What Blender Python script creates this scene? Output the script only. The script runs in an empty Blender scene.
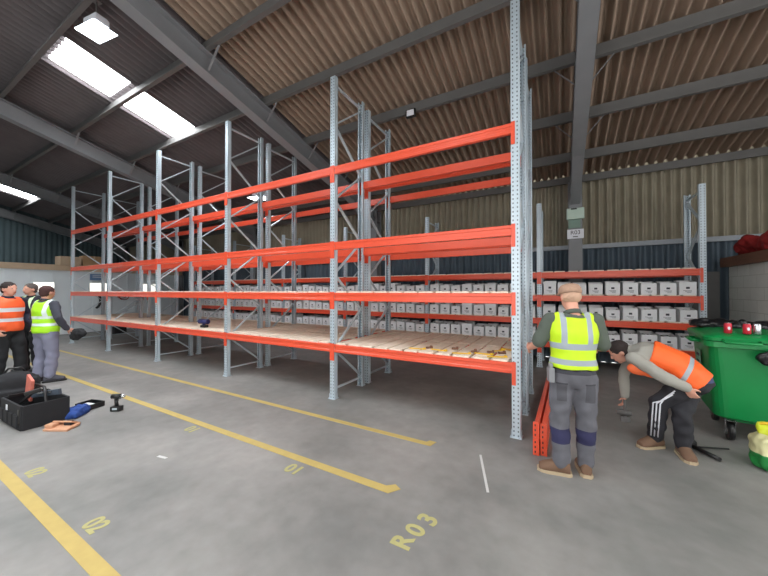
import bpy, bmesh, math, random
from mathutils import Vector, Matrix, noise
random.seed(7)
PI = math.pi
col = bpy.context.scene.collection
V = Vector

# ------------------------------------------------------------------ materials
def lin(c):
    c = c / 255.0
    return c / 12.92 if c <= 0.04045 else ((c + 0.055) / 1.055) ** 2.4
def rgb(r, g, b): return (lin(r), lin(g), lin(b), 1.0)

MATS = {}
def mat(name, c, rough=0.6, metal=0.0, var=0.12, scale=6.0, bump=0.0, emit=None, estr=0.0, spec=0.5, coords='Object', stretch=None):
    m = bpy.data.materials.new(name); m.use_nodes = True
    nt = m.node_tree; n = nt.nodes; l = nt.links
    b = n['Principled BSDF']
    b.inputs['Roughness'].default_value = rough
    b.inputs['Metallic'].default_value = metal
    b.inputs['Specular IOR Level'].default_value = spec
    tc = n.new('ShaderNodeTexCoord'); src = tc.outputs[coords]
    if stretch:
        mp = n.new('ShaderNodeMapping'); mp.inputs['Scale'].default_value = stretch
        l.new(src, mp.inputs['Vector']); src = mp.outputs[0]
    nz = n.new('ShaderNodeTexNoise'); nz.inputs['Scale'].default_value = scale; nz.inputs['Detail'].default_value = 5
    l.new(src, nz.inputs['Vector'])
    mx = n.new('ShaderNodeMix'); mx.data_type = 'RGBA'
    mx.inputs[6].default_value = tuple(x * (1 - var) for x in c[:3]) + (1,)
    mx.inputs[7].default_value = tuple(min(1, x * (1 + var)) for x in c[:3]) + (1,)
    l.new(nz.outputs['Fac'], mx.inputs[0]); l.new(mx.outputs[2], b.inputs['Base Color'])
    if bump:
        bp = n.new('ShaderNodeBump'); bp.inputs['Strength'].default_value = bump; bp.inputs['Distance'].default_value = 0.01
        l.new(nz.outputs['Fac'], bp.inputs['Height']); l.new(bp.outputs[0], b.inputs['Normal'])
    if emit:
        b.inputs['Emission Color'].default_value = emit; b.inputs['Emission Strength'].default_value = estr
    m['src'] = mx.outputs[2].name
    MATS[name] = m
    return m

def overlay(m, masks, vector='Object'):
    """lay extra colours over a material; masks = [(colour, [ (axis, lo, hi, absolute) ...])], all tests of one mask multiplied"""
    nt = m.node_tree; n = nt.nodes; l = nt.links
    b = n['Principled BSDF']
    tc = n.new('ShaderNodeTexCoord')
    for colr, tests in masks:
        prod = None
        for ax, lo, hi, ab in tests:
            d = n.new('ShaderNodeVectorMath'); d.operation = 'DOT_PRODUCT'
            l.new(tc.outputs[vector], d.inputs[0]); d.inputs[1].default_value = ax
            o = d.outputs['Value']
            if ab:
                a = n.new('ShaderNodeMath'); a.operation = 'ABSOLUTE'; l.new(o, a.inputs[0]); o = a.outputs[0]
            g = n.new('ShaderNodeMath'); g.operation = 'GREATER_THAN'; l.new(o, g.inputs[0]); g.inputs[1].default_value = lo
            s = n.new('ShaderNodeMath'); s.operation = 'LESS_THAN'; l.new(o, s.inputs[0]); s.inputs[1].default_value = hi
            p = n.new('ShaderNodeMath'); p.operation = 'MULTIPLY'; l.new(g.outputs[0], p.inputs[0]); l.new(s.outputs[0], p.inputs[1])
            o = p.outputs[0]
            if prod is not None:
                q = n.new('ShaderNodeMath'); q.operation = 'MULTIPLY'; l.new(prod, q.inputs[0]); l.new(o, q.inputs[1]); o = q.outputs[0]
            prod = o
        mx = n.new('ShaderNodeMix'); mx.data_type = 'RGBA'
        cur = b.inputs['Base Color'].links[0].from_socket
        l.new(prod, mx.inputs[0]); l.new(cur, mx.inputs[6]); mx.inputs[7].default_value = colr
        l.new(mx.outputs[2], b.inputs['Base Color'])
    return m

ORANGE = mat('orange_paint', rgb(228, 86, 58), 0.3, var=0.05, spec=0.5)
ORANGE_D = ORANGE
GALV = mat('galvanised_steel', rgb(196, 208, 216), 0.4, metal=0.3, var=0.12, scale=14)
def galv_post():
    m = mat('galvanised_post', rgb(190, 203, 212), 0.4, metal=0.3, var=0.12, scale=14)
    nt = m.node_tree; n = nt.nodes; l = nt.links; b = n['Principled BSDF']
    tc = n.new('ShaderNodeTexCoord'); sx = n.new('ShaderNodeSeparateXYZ'); l.new(tc.outputs['Object'], sx.inputs[0])
    def M(op, a, v=None):
        k = n.new('ShaderNodeMath'); k.operation = op
        if hasattr(a, 'links'): l.new(a, k.inputs[0])
        else: k.inputs[0].default_value = a
        if v is not None:
            if hasattr(v, 'links'): l.new(v, k.inputs[1])
            else: k.inputs[1].default_value = v
        return k.outputs[0]
    z = M('ABSOLUTE', M('SUBTRACT', M('FRACT', M('MULTIPLY', sx.outputs[2], 20.0)), 0.5))
    zz = M('LESS_THAN', z, 0.2)
    xx = M('LESS_THAN', M('ABSOLUTE', M('SUBTRACT', M('ABSOLUTE', sx.outputs[0]), 0.024)), 0.0075)
    fac = M('MULTIPLY', zz, xx)
    mx = n.new('ShaderNodeMix'); mx.data_type = 'RGBA'
    l.new(fac, mx.inputs[0]); l.new(b.inputs['Base Color'].links[0].from_socket, mx.inputs[6]); mx.inputs[7].default_value = rgb(104, 112, 120)
    l.new(mx.outputs[2], b.inputs['Base Color'])
    return m
POST = galv_post()
TIMBER = mat('pale_timber', rgb(240, 220, 202), 0.7, var=0.22, scale=5, stretch=(6, 1, 6), bump=0.05)
ROOF_SHADE = mat('shaded_fibre_cement', rgb(104, 98, 100), 0.85, var=0.2, scale=3, bump=0.1)  # roof of the left bays: their dimmer light painted in as darker colour
ROOF = mat('brown_fibre_cement', rgb(150, 130, 114), 0.85, var=0.22, scale=3, bump=0.1)
WALLC = mat('beige_fibre_cement', rgb(154, 147, 130), 0.85, var=0.22, scale=3, bump=0.1)
WALLB = mat('slate_cladding', rgb(78, 92, 104), 0.6, var=0.15, scale=3)
WALLE = mat('dark_green_cladding', rgb(72, 88, 92), 0.7, var=0.2, scale=2)
STEEL = mat('grey_painted_steel', rgb(128, 130, 134), 0.55, var=0.14, scale=3, bump=0.05)
STEEL_D = mat('dull_grey_steel', rgb(98, 97, 96), 0.65, var=0.15, scale=4)
WHITEP = mat('white_panel', rgb(226, 232, 236), 0.6, var=0.06, scale=2)
BEIGE = mat('beige_board', rgb(196, 172, 146), 0.8, var=0.15, scale=4)
CARD = mat('brown_cardboard', rgb(178, 142, 106), 0.85, var=0.1, scale=6)
BLOCK = mat('pale_blockwork', rgb(226, 228, 222), 0.9, var=0.08, scale=8, bump=0.1)
BOXW = mat('white_card', rgb(234, 236, 238), 0.75, var=0.05, scale=8)
DARKG = mat('dark_grey_contents', rgb(70, 66, 64), 0.8, var=0.3, scale=20)
INK = mat('dark_print', rgb(64, 66, 74), 0.8, var=0.1)
BLACK = mat('black_fabric', rgb(30, 31, 35), 0.85, var=0.25, scale=14)
BLACKP = mat('black_plastic', rgb(26, 26, 28), 0.4, var=0.2, scale=12)
POLY = mat('black_polythene', rgb(22, 23, 26), 0.28, var=0.3, scale=20, bump=0.6)
GREEN = mat('green_bin_plastic', rgb(4, 132, 66), 0.4, var=0.06, scale=5)
GREEN2 = GREEN
RED = mat('red_can', rgb(200, 44, 62), 0.3, metal=0.2, var=0.1)
REDCLOTH = mat('red_fabric', rgb(150, 34, 34), 0.85, var=0.3, scale=12, bump=0.4)
SILVER = mat('silver_metal', rgb(200, 203, 206), 0.25, metal=0.9, var=0.05)
BROWNW = mat('brown_timber', rgb(120, 84, 66), 0.8, var=0.2, scale=6, stretch=(4, 1, 4))
BLUE = mat('blue_fabric', rgb(36, 70, 140), 0.8, var=0.25, scale=14)
NAVY = mat('navy_plastic', rgb(34, 38, 92), 0.5, var=0.2, scale=14)
TAN = mat('tan_leather', rgb(200, 150, 118), 0.7, var=0.15, scale=12)
PINK = mat('pink_packet', rgb(214, 120, 104), 0.6, var=0.2, scale=20)
YELLOWP = mat('yellow_floor_paint', rgb(184, 162, 96), 0.75, var=0.14, scale=9)
YELLOWT = mat('faded_yellow_paint', rgb(172, 166, 112), 0.75, var=0.14, scale=30)
YELLOWS = mat('yellow_plastic', rgb(240, 196, 40), 0.5, var=0.1)
CHALK = mat('white_chalk', rgb(200, 200, 198), 0.9, var=0.1)
SKIN = mat('skin', rgb(214, 158, 136), 0.55, var=0.06, scale=10)
LENS = mat('lit_lamp_lens', rgb(255, 255, 255), 0.4, emit=(0.86, 0.95, 1, 1), estr=9)
SKYL = mat('lit_rooflight_sheet', rgb(240, 245, 250), 0.4, emit=(0.95, 0.98, 1, 1), estr=22)
WINL = mat('lit_window_pane', rgb(250, 245, 235), 0.4, emit=(1, 0.95, 0.86, 1), estr=1.3)
GSIGN = mat('pale_green_plastic', rgb(188, 208, 196), 0.5, var=0.05)
GDIFF = mat('sea_green_panel', rgb(120, 146, 134), 0.5, var=0.1)
WHITE = mat('white_plastic', rgb(228, 230, 238), 0.5, var=0.03)

def floor_mat():
    m = bpy.data.materials.new('grey_concrete'); m.use_nodes = True
    n = m.node_tree.nodes; l = m.node_tree.links; b = n['Principled BSDF']
    tc = n.new('ShaderNodeTexCoord')
    def nz(s, d=6):
        k = n.new('ShaderNodeTexNoise'); k.inputs['Scale'].default_value = s; k.inputs['Detail'].default_value = d
        l.new(tc.outputs['Object'], k.inputs['Vector']); return k
    a, c = nz(0.8), nz(7)
    r = n.new('ShaderNodeValToRGB'); r.color_ramp.elements[0].position = 0.3; r.color_ramp.elements[1].position = 0.72
    r.color_ramp.elements[0].color = rgb(110, 111, 109); r.color_ramp.elements[1].color = rgb(150, 147, 144)
    l.new(a.outputs['Fac'], r.inputs[0])
    mx = n.new('ShaderNodeMix'); mx.data_type = 'RGBA'; mx.blend_type = 'OVERLAY'; mx.inputs[0].default_value = 0.3
    l.new(r.outputs[0], mx.inputs[6]); l.new(c.outputs['Color'], mx.inputs[7])
    bw = n.new('ShaderNodeRGBToBW'); l.new(c.outputs['Color'], bw.inputs[0]); l.new(bw.outputs[0], mx.inputs[7])
    l.new(mx.outputs[2], b.inputs['Base Color'])
    rr = n.new('ShaderNodeMapRange'); rr.inputs[3].default_value = 0.45; rr.inputs[4].default_value = 0.75
    l.new(a.outputs['Fac'], rr.inputs[0]); l.new(rr.outputs[0], b.inputs['Roughness'])
    bp = n.new('ShaderNodeBump'); bp.inputs['Strength'].default_value = 0.06; l.new(c.outputs['Fac'], bp.inputs['Height']); l.new(bp.outputs[0], b.inputs['Normal'])
    return m
FLOOR = floor_mat()

# ------------------------------------------------------------------ mesh builder
class MB:
    def __init__(s): s.bm = bmesh.new()
    def _idx(s, faces, mi):
        for f in faces: f.material_index = mi
    def box(s, c, d, rot=None, mi=0, bev=0.0):
        r = bmesh.ops.create_cube(s.bm, size=1.0)
        vs = r['verts']
        M = Matrix.Translation(V(c)) @ (rot.to_4x4() if rot else Matrix.Identity(4)) @ Matrix.Diagonal((d[0], d[1], d[2], 1))
        bmesh.ops.transform(s.bm, matrix=M, verts=vs)
        fs = {f for v in vs for f in v.link_faces}
        s._idx(fs, mi)
        if bev:
            es = list({e for v in vs for e in v.link_edges})
            r = bmesh.ops.bevel(s.bm, geom=es, offset=bev, segments=2, profile=0.7, affect='EDGES')
            s._idx(r['faces'], mi)
        return s
    def bar(s, p, q, w, h, mi=0, up=(0, 0, 1), bev=0.0):
        p, q = V(p), V(q); d = (q - p); L = d.length; d.normalize()
        u = V(up)
        if abs(d.dot(u)) > 0.98: u = V((1, 0, 0))
        x = d.cross(u).normalized(); z = x.cross(d).normalized()
        R = Matrix((x, d, z)).transposed()
        return s.box((p + q) / 2, (w, L, h), R, mi, bev)
    def loft(s, rings, mi=0, n=14, smooth=True):
        """rings: list of (centre, a, b) with a, b the two half-axis vectors"""
        prev = None; first = None
        for c, a, b in rings:
            c, a, b = V(c), V(a), V(b)
            cur = [s.bm.verts.new(c + a * math.cos(2 * PI * k / n) + b * math.sin(2 * PI * k / n)) for k in range(n)]
            if prev:
                for k in range(n):
                    f = s.bm.faces.new((prev[k], prev[(k + 1) % n], cur[(k + 1) % n], cur[k])); f.material_index = mi; f.smooth = smooth
            else: first = cur
            prev = cur
        f = s.bm.faces.new(list(reversed(first))); f.material_index = mi
        f = s.bm.faces.new(prev); f.material_index = mi
        return s
    def tube(s, pts, rad, mi=0, n=10):
        pts = [V(p) for p in pts]
        if not hasattr(rad, '__len__'): rad = [rad] * len(pts)
        rings = []; ref = None
        for i, p in enumerate(pts):
            d = (pts[min(i + 1, len(pts) - 1)] - pts[max(i - 1, 0)]).normalized()
            if ref is None:
                ref = V((0, 0, 1)) if abs(d.z) < 0.9 else V((0, 1, 0))
            a = d.cross(ref).normalized(); b = d.cross(a).normalized(); ref = -b if b.dot(ref) < 0 else b
            rings.append((p, a * rad[i], b * rad[i]))
        return s.loft(rings, mi, n)
    def ball(s, c, r, rot=None, mi=0, u=14, v=10):
        if not hasattr(r, '__len__'): r = (r, r, r)
        k = bmesh.ops.create_uvsphere(s.bm, u_segments=u, v_segments=v, radius=1.0)
        M = Matrix.Translation(V(c)) @ (rot.to_4x4() if rot else Matrix.Identity(4)) @ Matrix.Diagonal((r[0], r[1], r[2], 1))
        bmesh.ops.transform(s.bm, matrix=M, verts=k['verts'])
        for f in {f for w in k['verts'] for f in w.link_faces}: f.material_index = mi; f.smooth = True
        return s
    def prism(s, poly, axis, lo, hi, mi=0):
        """poly of 2D points; axis 0/1/2 is the extrusion axis"""
        def P(a, b, t): return [(t, a, b), (a, t, b), (a, b, t)][axis]
        A = [s.bm.verts.new(P(a, b, lo)) for a, b in poly]; B = [s.bm.verts.new(P(a, b, hi)) for a, b in poly]
        n = len(poly); fs = [s.bm.faces.new(A), s.bm.faces.new(B)]
        for k in range(n): fs.append(s.bm.faces.new((A[k], A[(k + 1) % n], B[(k + 1) % n], B[k])))
        for f in fs: f.material_index = mi
        return s
    def mesh(s, name, mats):
        bmesh.ops.recalc_face_normals(s.bm, faces=s.bm.faces[:])
        me = bpy.data.meshes.new(name); s.bm.to_mesh(me); s.bm.free()
        for m in (mats if isinstance(mats, (list, tuple)) else [mats]): me.materials.append(m)
        return me
    def build(s, name, mats, parent=None, loc=None, rz=0):
        return link(name, s.mesh(name, mats), parent, loc, rz)

def link(name, me, parent=None, loc=None, rz=0):
    o = bpy.data.objects.new(name, me); col.objects.link(o)
    if parent: o.parent = parent
    if loc is not None: o.location = loc
    o.rotation_euler = (0, 0, rz)
    return o
def tag(o, label, cat, group=None, kind=None):
    o['label'] = label; o['category'] = cat
    if group: o['group'] = group
    if kind: o['kind'] = kind
    return o
def thing(name, label, cat, loc=(0, 0, 0), rz=0, group=None):
    o = bpy.data.objects.new(name, None); col.objects.link(o); o.empty_display_size = 0.1
    o.location = loc; o.rotation_euler = (0, 0, rz)
    return tag(o, label, cat, group)
def struct(name, mb, m, label=None):
    o = mb.build(name, m); o['kind'] = 'structure'
    if label: o['label'] = label
    return o
def remesh(mb, vox, sm=4):
    """fuse overlapping closed shapes into one continuous skin"""
    me = mb.mesh('tmp', SKIN); o = bpy.data.objects.new('tmp', me); col.objects.link(o)
    r = o.modifiers.new('r', 'REMESH'); r.mode = 'VOXEL'; r.voxel_size = vox; r.use_smooth_shade = True
    k = o.modifiers.new('s', 'SMOOTH'); k.iterations = sm; k.factor = 0.5
    dg = bpy.context.evaluated_depsgraph_get(); dg.update()
    out = bpy.data.meshes.new_from_object(o.evaluated_get(dg))
    bpy.data.objects.remove(o); bpy.data.meshes.remove(me)
    out.materials.clear()
    return out

# ------------------------------------------------------------------ people
def unit(v): return V(v).normalized()
def lerp(a, b, t): return V(a) * (1 - t) + V(b) * t

def limb(mb, pts, rad, add=0.0):
    rr = [r + add for r in rad]
    mb.tube(pts, rr, n=14)
    for p, r in zip(pts, rr): mb.ball(p, r, u=12, v=8)
def hand(mb, w, d, nrm, side, curl=0.5, k=1.0):
    """w wrist, d pointing along the hand, nrm out of the palm, side +1/-1 where the thumb leaves"""
    w, d, nrm = V(w), unit(d), unit(nrm); t = d.cross(nrm).normalized() * side; nrm = t.cross(d).normalized() * side
    R = Matrix((t, d, nrm)).transposed()
    mb.ball(w + d * 0.045 * k, (0.04 * k, 0.055 * k, 0.016 * k), R)
    mb.tube([w - d * 0.02, w + d * 0.04], [0.027, 0.025], n=10)
    for i, L in enumerate((0.072, 0.082, 0.076, 0.06)):
        off = (0.030 - 0.02 * i) * k
        p = w + d * 0.082 * k + t * off; q = d.copy(); pts = [p - d * 0.025]; pts.append(p)
        a = 0
        for s_ in (0.45, 0.3, 0.25):
            a += curl
            q = d * math.cos(a) + nrm * math.sin(a); p = p + q * L * s_ * k; pts.append(p)
        mb.tube(pts, [0.0095, 0.0095, 0.009, 0.008, 0.0065], n=8)
    p = w + d * 0.02 * k + t * 0.028 * k
    mb.tube([p, p + (t * 0.8 + d * 0.6) * 0.03, p + (t * 1.0 + d * 1.2 + nrm * 0.5) * 0.036, p + (t * 0.8 + d * 1.6 + nrm * 0.9) * 0.042], [0.014, 0.012, 0.0105, 0.008], n=8)
def footshape(mb, an, dr, add=0.0, L=0.25, flat=0.0):
    an, dr = V(an), unit((dr[0], dr[1], 0)); s = V((-dr.y, dr.x, 0)); z = V((0, 0, 1))
    base = V((an.x, an.y, flat))
    st = [(-0.065, 0.030, 0.045), (-0.03, 0.038, 0.062), (0.03, 0.040, 0.062), (0.09, 0.046, 0.042), (0.14, 0.046, 0.032), (0.175, 0.032, 0.022)]
    rings = []
    for f, w, h in st:
        rings.append((base + dr * f * (L / 0.25) + z * (h + add), s * (w + add), z * (h + add)))
    mb.loft(rings, n=14)
    mb.tube([an + z * 0.06, V((an.x, an.y, flat + 0.06))], [0.042 + add, 0.045 + add], n=12)

def torso(mb, P, add=0.0, lo=0, hi=6, wide=1.0):
    pel, wa, ch, nk = V(P['pelvis']), V(P['waist']), V(P['chest']), V(P['neck'])
    lh = unit(V(P['hip_r']) - V(P['hip_l'])); ls = unit(V(P['sh_r']) - V(P['sh_l']))
    def fr(d, lat):
        d = unit(d); lat = unit(lat - d * lat.dot(d)); return lat, unit(lat.cross(d))
    up1, up2, up3 = wa - pel, ch - wa, nk - ch
    st = [(pel - unit(up1) * 0.13, up1, lh, 0.10, 0.075), (pel - unit(up1) * 0.05, up1, lh, 0.162, 0.112), (pel + up1 * 0.3, up1, lh, 0.168, 0.118), (wa, up1 + up2, lh + ls, 0.150, 0.108),
          (lerp(wa, ch, 0.6), up2, ls, 0.168, 0.118), (ch, up2 + up3, ls, 0.178, 0.118), (lerp(ch, nk, 0.55), up3, ls, 0.165, 0.10), (lerp(ch, nk, 0.85), up3, ls, 0.10, 0.075), (nk, up3, ls, 0.062, 0.06)]
    rings = []
    for c, d, lat, rx, ry in st[lo:hi]:
        a, b = fr(d, lat); rings.append((c, a * (rx * wide + add), b * (ry * wide + add)))
    mb.loft(rings, n=20)

def person(label, loc, rz, P, look, outfit, coarse=1.0):
    def remesh(mb, vox, sm=4, base=globals()['remesh']): return base(mb, vox * coarse, sm)
    root = thing('person', label, 'person', loc, rz)
    f, up = unit(look[0]), unit(look[1]); lat = unit(f.cross(up)); up = lat.cross(f)
    R = Matrix((lat, f, up)).transposed()
    H = V(P['head'])
    # ---- one continuous body
    mb = MB()
    torso(mb, P, -.012, 0, 9)
    nk = V(P['neck'])
    mb.tube([nk - (H - nk) * 0.3, nk, H - f * 0.015 - up * 0.03], [0.068, 0.056, 0.054])
    mb.ball(H + up * 0.02 - f * 0.008, (0.077, 0.098, 0.1), R, u=20, v=14)
    mb.ball(H - up * 0.035 + f * 0.022, (0.058, 0.07, 0.078), R, u=16, v=12)
    mb.ball(H - up * 0.092 + f * 0.058, (0.026, 0.024, 0.02), R)
    mb.loft([(H + f * 0.085 + up * 0.018, lat * 0.009, f * 0.012), (H + f * 0.103 - up * 0.02, lat * 0.015, f * 0.017), (H + f * 0.09 - up * 0.034, lat * 0.014, f * 0.012)], n=8)
    mb.ball(H + f * 0.082 - up * 0.058, (0.024, 0.014, 0.011), R)
    for s in (-1, 1): mb.ball(H + lat * 0.079 * s - f * 0.012 - up * 0.008, (0.009, 0.02, 0.031), R)
    for s in 'lr':
        sh, el, wr = V(P['sh_' + s]), V(P['el_' + s]), V(P['wr_' + s])
        limb(mb, [sh, lerp(sh, el, 0.45), el, lerp(el, wr, 0.3), wr], [0.055, 0.048, 0.039, 0.040, 0.026])
        hd = P.get('hd_' + s, (wr - el)); hn = P.get('hn_' + s, (0, 0, -1))
        hand(mb, wr, hd, hn, P.get('ht_' + s, 1), P.get('curl_' + s, 0.45))
        hp, kn, an = V(P['hip_' + s]), V(P['kn_' + s]), V(P['an_' + s])
        limb(mb, [hp, lerp(hp, kn, 0.5), kn, lerp(kn, an, 0.3), an], [0.088, 0.076, 0.055, 0.056, 0.038])
        footshape(mb, an, P['toe_' + s])
    body = link('body', remesh(mb, 0.0085, 2), root); body.data.materials.append(SKIN)
    # ---- face details
    for s in (-1, 1):
        e = MB(); c = H + f * 0.079 + lat * 0.031 * s + up * 0.014
        e.ball(c, (0.0115, 0.009, 0.006), R, 0, 10, 8); e.ball(c + f * 0.005, (0.0058, 0.0055, 0.0055), R, 1, 8, 6)
        e.build('eye', [EYEW, BLACK], root)
    m = MB(); m.ball(H + f * 0.094 - up * 0.058, (0.021, 0.005, 0.004), R, 0, 10, 6); m.build('mouth', LIP, root)
    # ---- hair or cap
    if outfit.get('hair'):
        mb = MB()
        if outfit.get('bald'):
            mb.ball(H + up * 0.005 - f * 0.024, (0.085, 0.09, 0.072), R, u=20, v=14)
        else:
            mb.ball(H + up * 0.04 - f * 0.02, (0.086, 0.1, 0.094), R, u=20, v=14)
            mb.ball(H - up * 0.01 - f * 0.042, (0.076, 0.066, 0.08), R, u=20, v=14)
        me = remesh(mb, 0.01, 2)
        for v in me.vertices:
            d = noise.noise(v.co * 60) * 0.006; v.co += v.normal * d
        h = link('hair', me, root); me.materials.append(outfit['hair'])
    if outfit.get('cap'):
        mb = MB()
        mb.loft([(H + up * z_ - f * 0.008, lat * a_, f * b_) for z_, a_, b_ in ((0.03, 0.088, 0.106), (0.05, 0.094, 0.112), (0.085, 0.09, 0.106), (0.112, 0.072, 0.086), (0.126, 0.04, 0.05), (0.13, 0.01, 0.012))], n=24)
        mb.loft([(H + up * 0.036 + f * 0.09, lat * 0.072, f * 0.07), (H + up * 0.05 + f * 0.09, lat * 0.068, f * 0.062)], n=20)
        mb.build('cap', outfit['cap'], root)
    # ---- top
    if outfit.get('top'):
        mb = MB(); torso(mb, P, 0.016, 2, 9)
        for s in 'lr':
            sh, el, wr = V(P['sh_' + s]), V(P['el_' + s]), V(P['wr_' + s])
            if outfit.get('short'):
                limb(mb, [sh, lerp(sh, el, 0.45), lerp(sh, el, 0.9)], [0.058, 0.056, 0.058], 0.012)
            else:
                limb(mb, [sh, lerp(sh, el, 0.45), el, lerp(el, wr, 0.3), lerp(el, wr, 0.96)], [0.056, 0.052, 0.047, 0.046, 0.034], 0.012)
        me = remesh(mb, 0.012, 3)
        for v in me.vertices: v.co += v.normal * noise.noise(v.co * 13 + V((3, 1, 8))) * 0.010
        link('jumper' if not outfit.get('short') else 'shirt', me, root); me.materials.append(outfit['top'])
        mb = MB(); d_ = unit(H - nk)
        mb.tube([nk - d_ * 0.01, nk + d_ * 0.03], [0.072, 0.066], n=16); mb.build('collar', outfit['top'], root)
    # ---- trousers
    mb = MB(); torso(mb, P, 0.018, 0, 3)
    for s in 'lr':
        hp, kn, an = V(P['hip_' + s]), V(P['kn_' + s]), V(P['an_' + s])
        limb(mb, [hp, lerp(hp, kn, 0.5), kn, lerp(kn, an, 0.4), lerp(kn, an, 0.93)], [0.092, 0.084, 0.068, 0.066, 0.058], 0.015)
    me = remesh(mb, 0.012, 3)
    for v in me.vertices: v.co += v.normal * noise.noise(v.co * 12 + V((9, 4, 1))) * 0.016
    tr = link('trousers', me, root); me.materials.append(outfit['trousers'])
    # ---- shoes
    for s in 'lr':
        mb = MB(); footshape(mb, P['an_' + s], P['toe_' + s], 0.012, 0.27, 0.0)
        me = remesh(mb, 0.009, 2); b = link('boot', me, root); me.materials.append(outfit['boots'])
        for v in me.vertices: v.co.z = max(v.co.z, 0.004)
        an, dr = V(P['an_' + s]), unit((P['toe_' + s][0], P['toe_' + s][1], 0)); sd = V((-dr.y, dr.x, 0)); mb = MB()
        pts = [(-0.085, 0.03), (-0.06, 0.052), (0.03, 0.054), (0.11, 0.062), (0.17, 0.055), (0.205, 0.025)]
        poly = [an + dr * a + sd * w for a, w in pts] + [an + dr * a - sd * w for a, w in reversed(pts)]
        mb.prism([(p.x, p.y) for p in poly], 2, 0.0, 0.026); mb.build('boot_sole', outfit['sole'], b)
    # ---- hi-vis vest
    if outfit.get('vest'):
        mb = MB(); torso(mb, P, 0.034, 1 if outfit.get('vest_long') else 2, outfit.get('vest_hi', 8))
        for s in ('lr' if not outfit.get('vest_hi') else ''):
            sh = V(P['sh_' + s]); c = lerp(V(P['neck']), sh, 0.62)
            mb.ball(c - unit(V(P['neck']) - V(P['chest'])) * 0.012, 0.074)
        me = remesh(mb, 0.012, 3)
        for v in me.vertices: v.co += v.normal * noise.noise(v.co * 9) * 0.012
        link('safety_vest', me, root); me.materials.append(outfit['vest'])
    return root

EYEW = mat('eye_white', rgb(170, 160, 156), 0.5)
LIP = mat('lips', rgb(170, 96, 88), 0.6)
def pose(**kw):
    P = dict(pelvis=(0, 0, .95), waist=(0, 0, 1.1), chest=(0, 0, 1.32), neck=(0, -.01, 1.49), head=(0, .02, 1.635),
             sh_l=(-.185, 0, 1.43), sh_r=(.185, 0, 1.43), el_l=(-.27, -.04, 1.15), el_r=(.27, -.04, 1.15),
             wr_l=(-.26, .1, .93), wr_r=(.26, .1, .93), hip_l=(-.09, 0, .9), hip_r=(.09, 0, .9),
             kn_l=(-.11, .02, .48), kn_r=(.11, .02, .48), an_l=(-.12, -.02, .09), an_r=(.12, -.02, .09),
             toe_l=(-.3, 1, 0), toe_r=(.3, 1, 0))
    P.update(kw); return P
def rotz(a):
    return Matrix.Rotation(a, 3, 'Z')
def vest_mat(name, base, bands, straps=None, z_low=1.1):
    m = mat(name, base, 0.6, var=0.06, scale=12)
    grey = rgb(176, 186, 190)
    return m, grey

SILV = rgb(158, 168, 176)
# A: worker beside the rack end
mA = mat('hivis_yellow_vest', rgb(196, 232, 30), 0.6, var=0.06, scale=12)
overlay(mA, [(SILV, [((0, 0, 1), 1.175, 1.23, False)]), (SILV, [((0, 0, 1), 1.035, 1.085, False)]), (SILV, [((1, 0, 0), .08, .125, True), ((0, 0, 1), 1.175, 1.7, False)])])
tA = mat('grey_work_trousers', rgb(96, 96, 103), 0.85, var=0.14, scale=14)
overlay(tA, [(rgb(44, 44, 78), [((0, 0, 1), .30, .43, False)]), (rgb(64, 64, 72), [((0, 0, 1), .95, 1.2, False)]), (rgb(78, 78, 84), [((0, 0, 1), .70, .86, False), ((1, 0, 0), .075, .155, True)]), (rgb(60, 60, 66), [((0, 0, 1), .855, .868, False), ((1, 0, 0), .07, .16, True)])])
olive = mat('dark_olive_shirt', rgb(84, 92, 84), 0.85)
brownboot = mat('brown_suede', rgb(112, 86, 68), 0.85, var=0.15)
solel = mat('pale_rubber_sole', rgb(176, 158, 130), 0.8)
capm = mat('tan_check_cap', rgb(170, 138, 118), 0.85, var=0.3, scale=40)
ginger = mat('short_fair_hair', rgb(196, 160, 136), 0.8)
PA = pose(el_l=(-.29, .03, 1.2), wr_l=(-.33, .22, 1.12), hd_l=(-.1, 1, .05), hn_l=(1, 0, 0), ht_l=1, curl_l=.6,
          el_r=(.255, .03, 1.19), wr_r=(.28, .24, 1.14), hd_r=(.1, 1, .05), hn_r=(-1, 0, 0), ht_r=-1, curl_r=.6,
          an_l=(-.10, -.0, .09), an_r=(.11, .05, .09), toe_l=(-1, .15, 0), toe_r=(.1, 1, 0), head=(-.01, .05, 1.64))
pa = person('worker in yellow hi-vis vest, grey trousers and tan cap standing at the rack end',
       (.10, 3.40, 0), math.radians(14), PA, ((-.25, 1, -.18), (0, .15, 1)),
       dict(top=olive, short=True, trousers=tA, boots=brownboot, sole=solel, vest=mA, cap=capm, hair=ginger, bald=True))

mb = MB(); mb.box((-.20, -.06, .93), (.05, .10, .13), bev=.012); mb.box((-.20, -.06, 1.01), (.03, .06, .05), bev=.01); mb.build('belt_holder', STEEL, pa)
mb = MB(); mb.loft([((0, 0, z_), (.176, 0, 0), (0, .126, 0)) for z_ in (.985, 1.02)], n=28); mb.build('belt', BLACK, pa)
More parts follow.
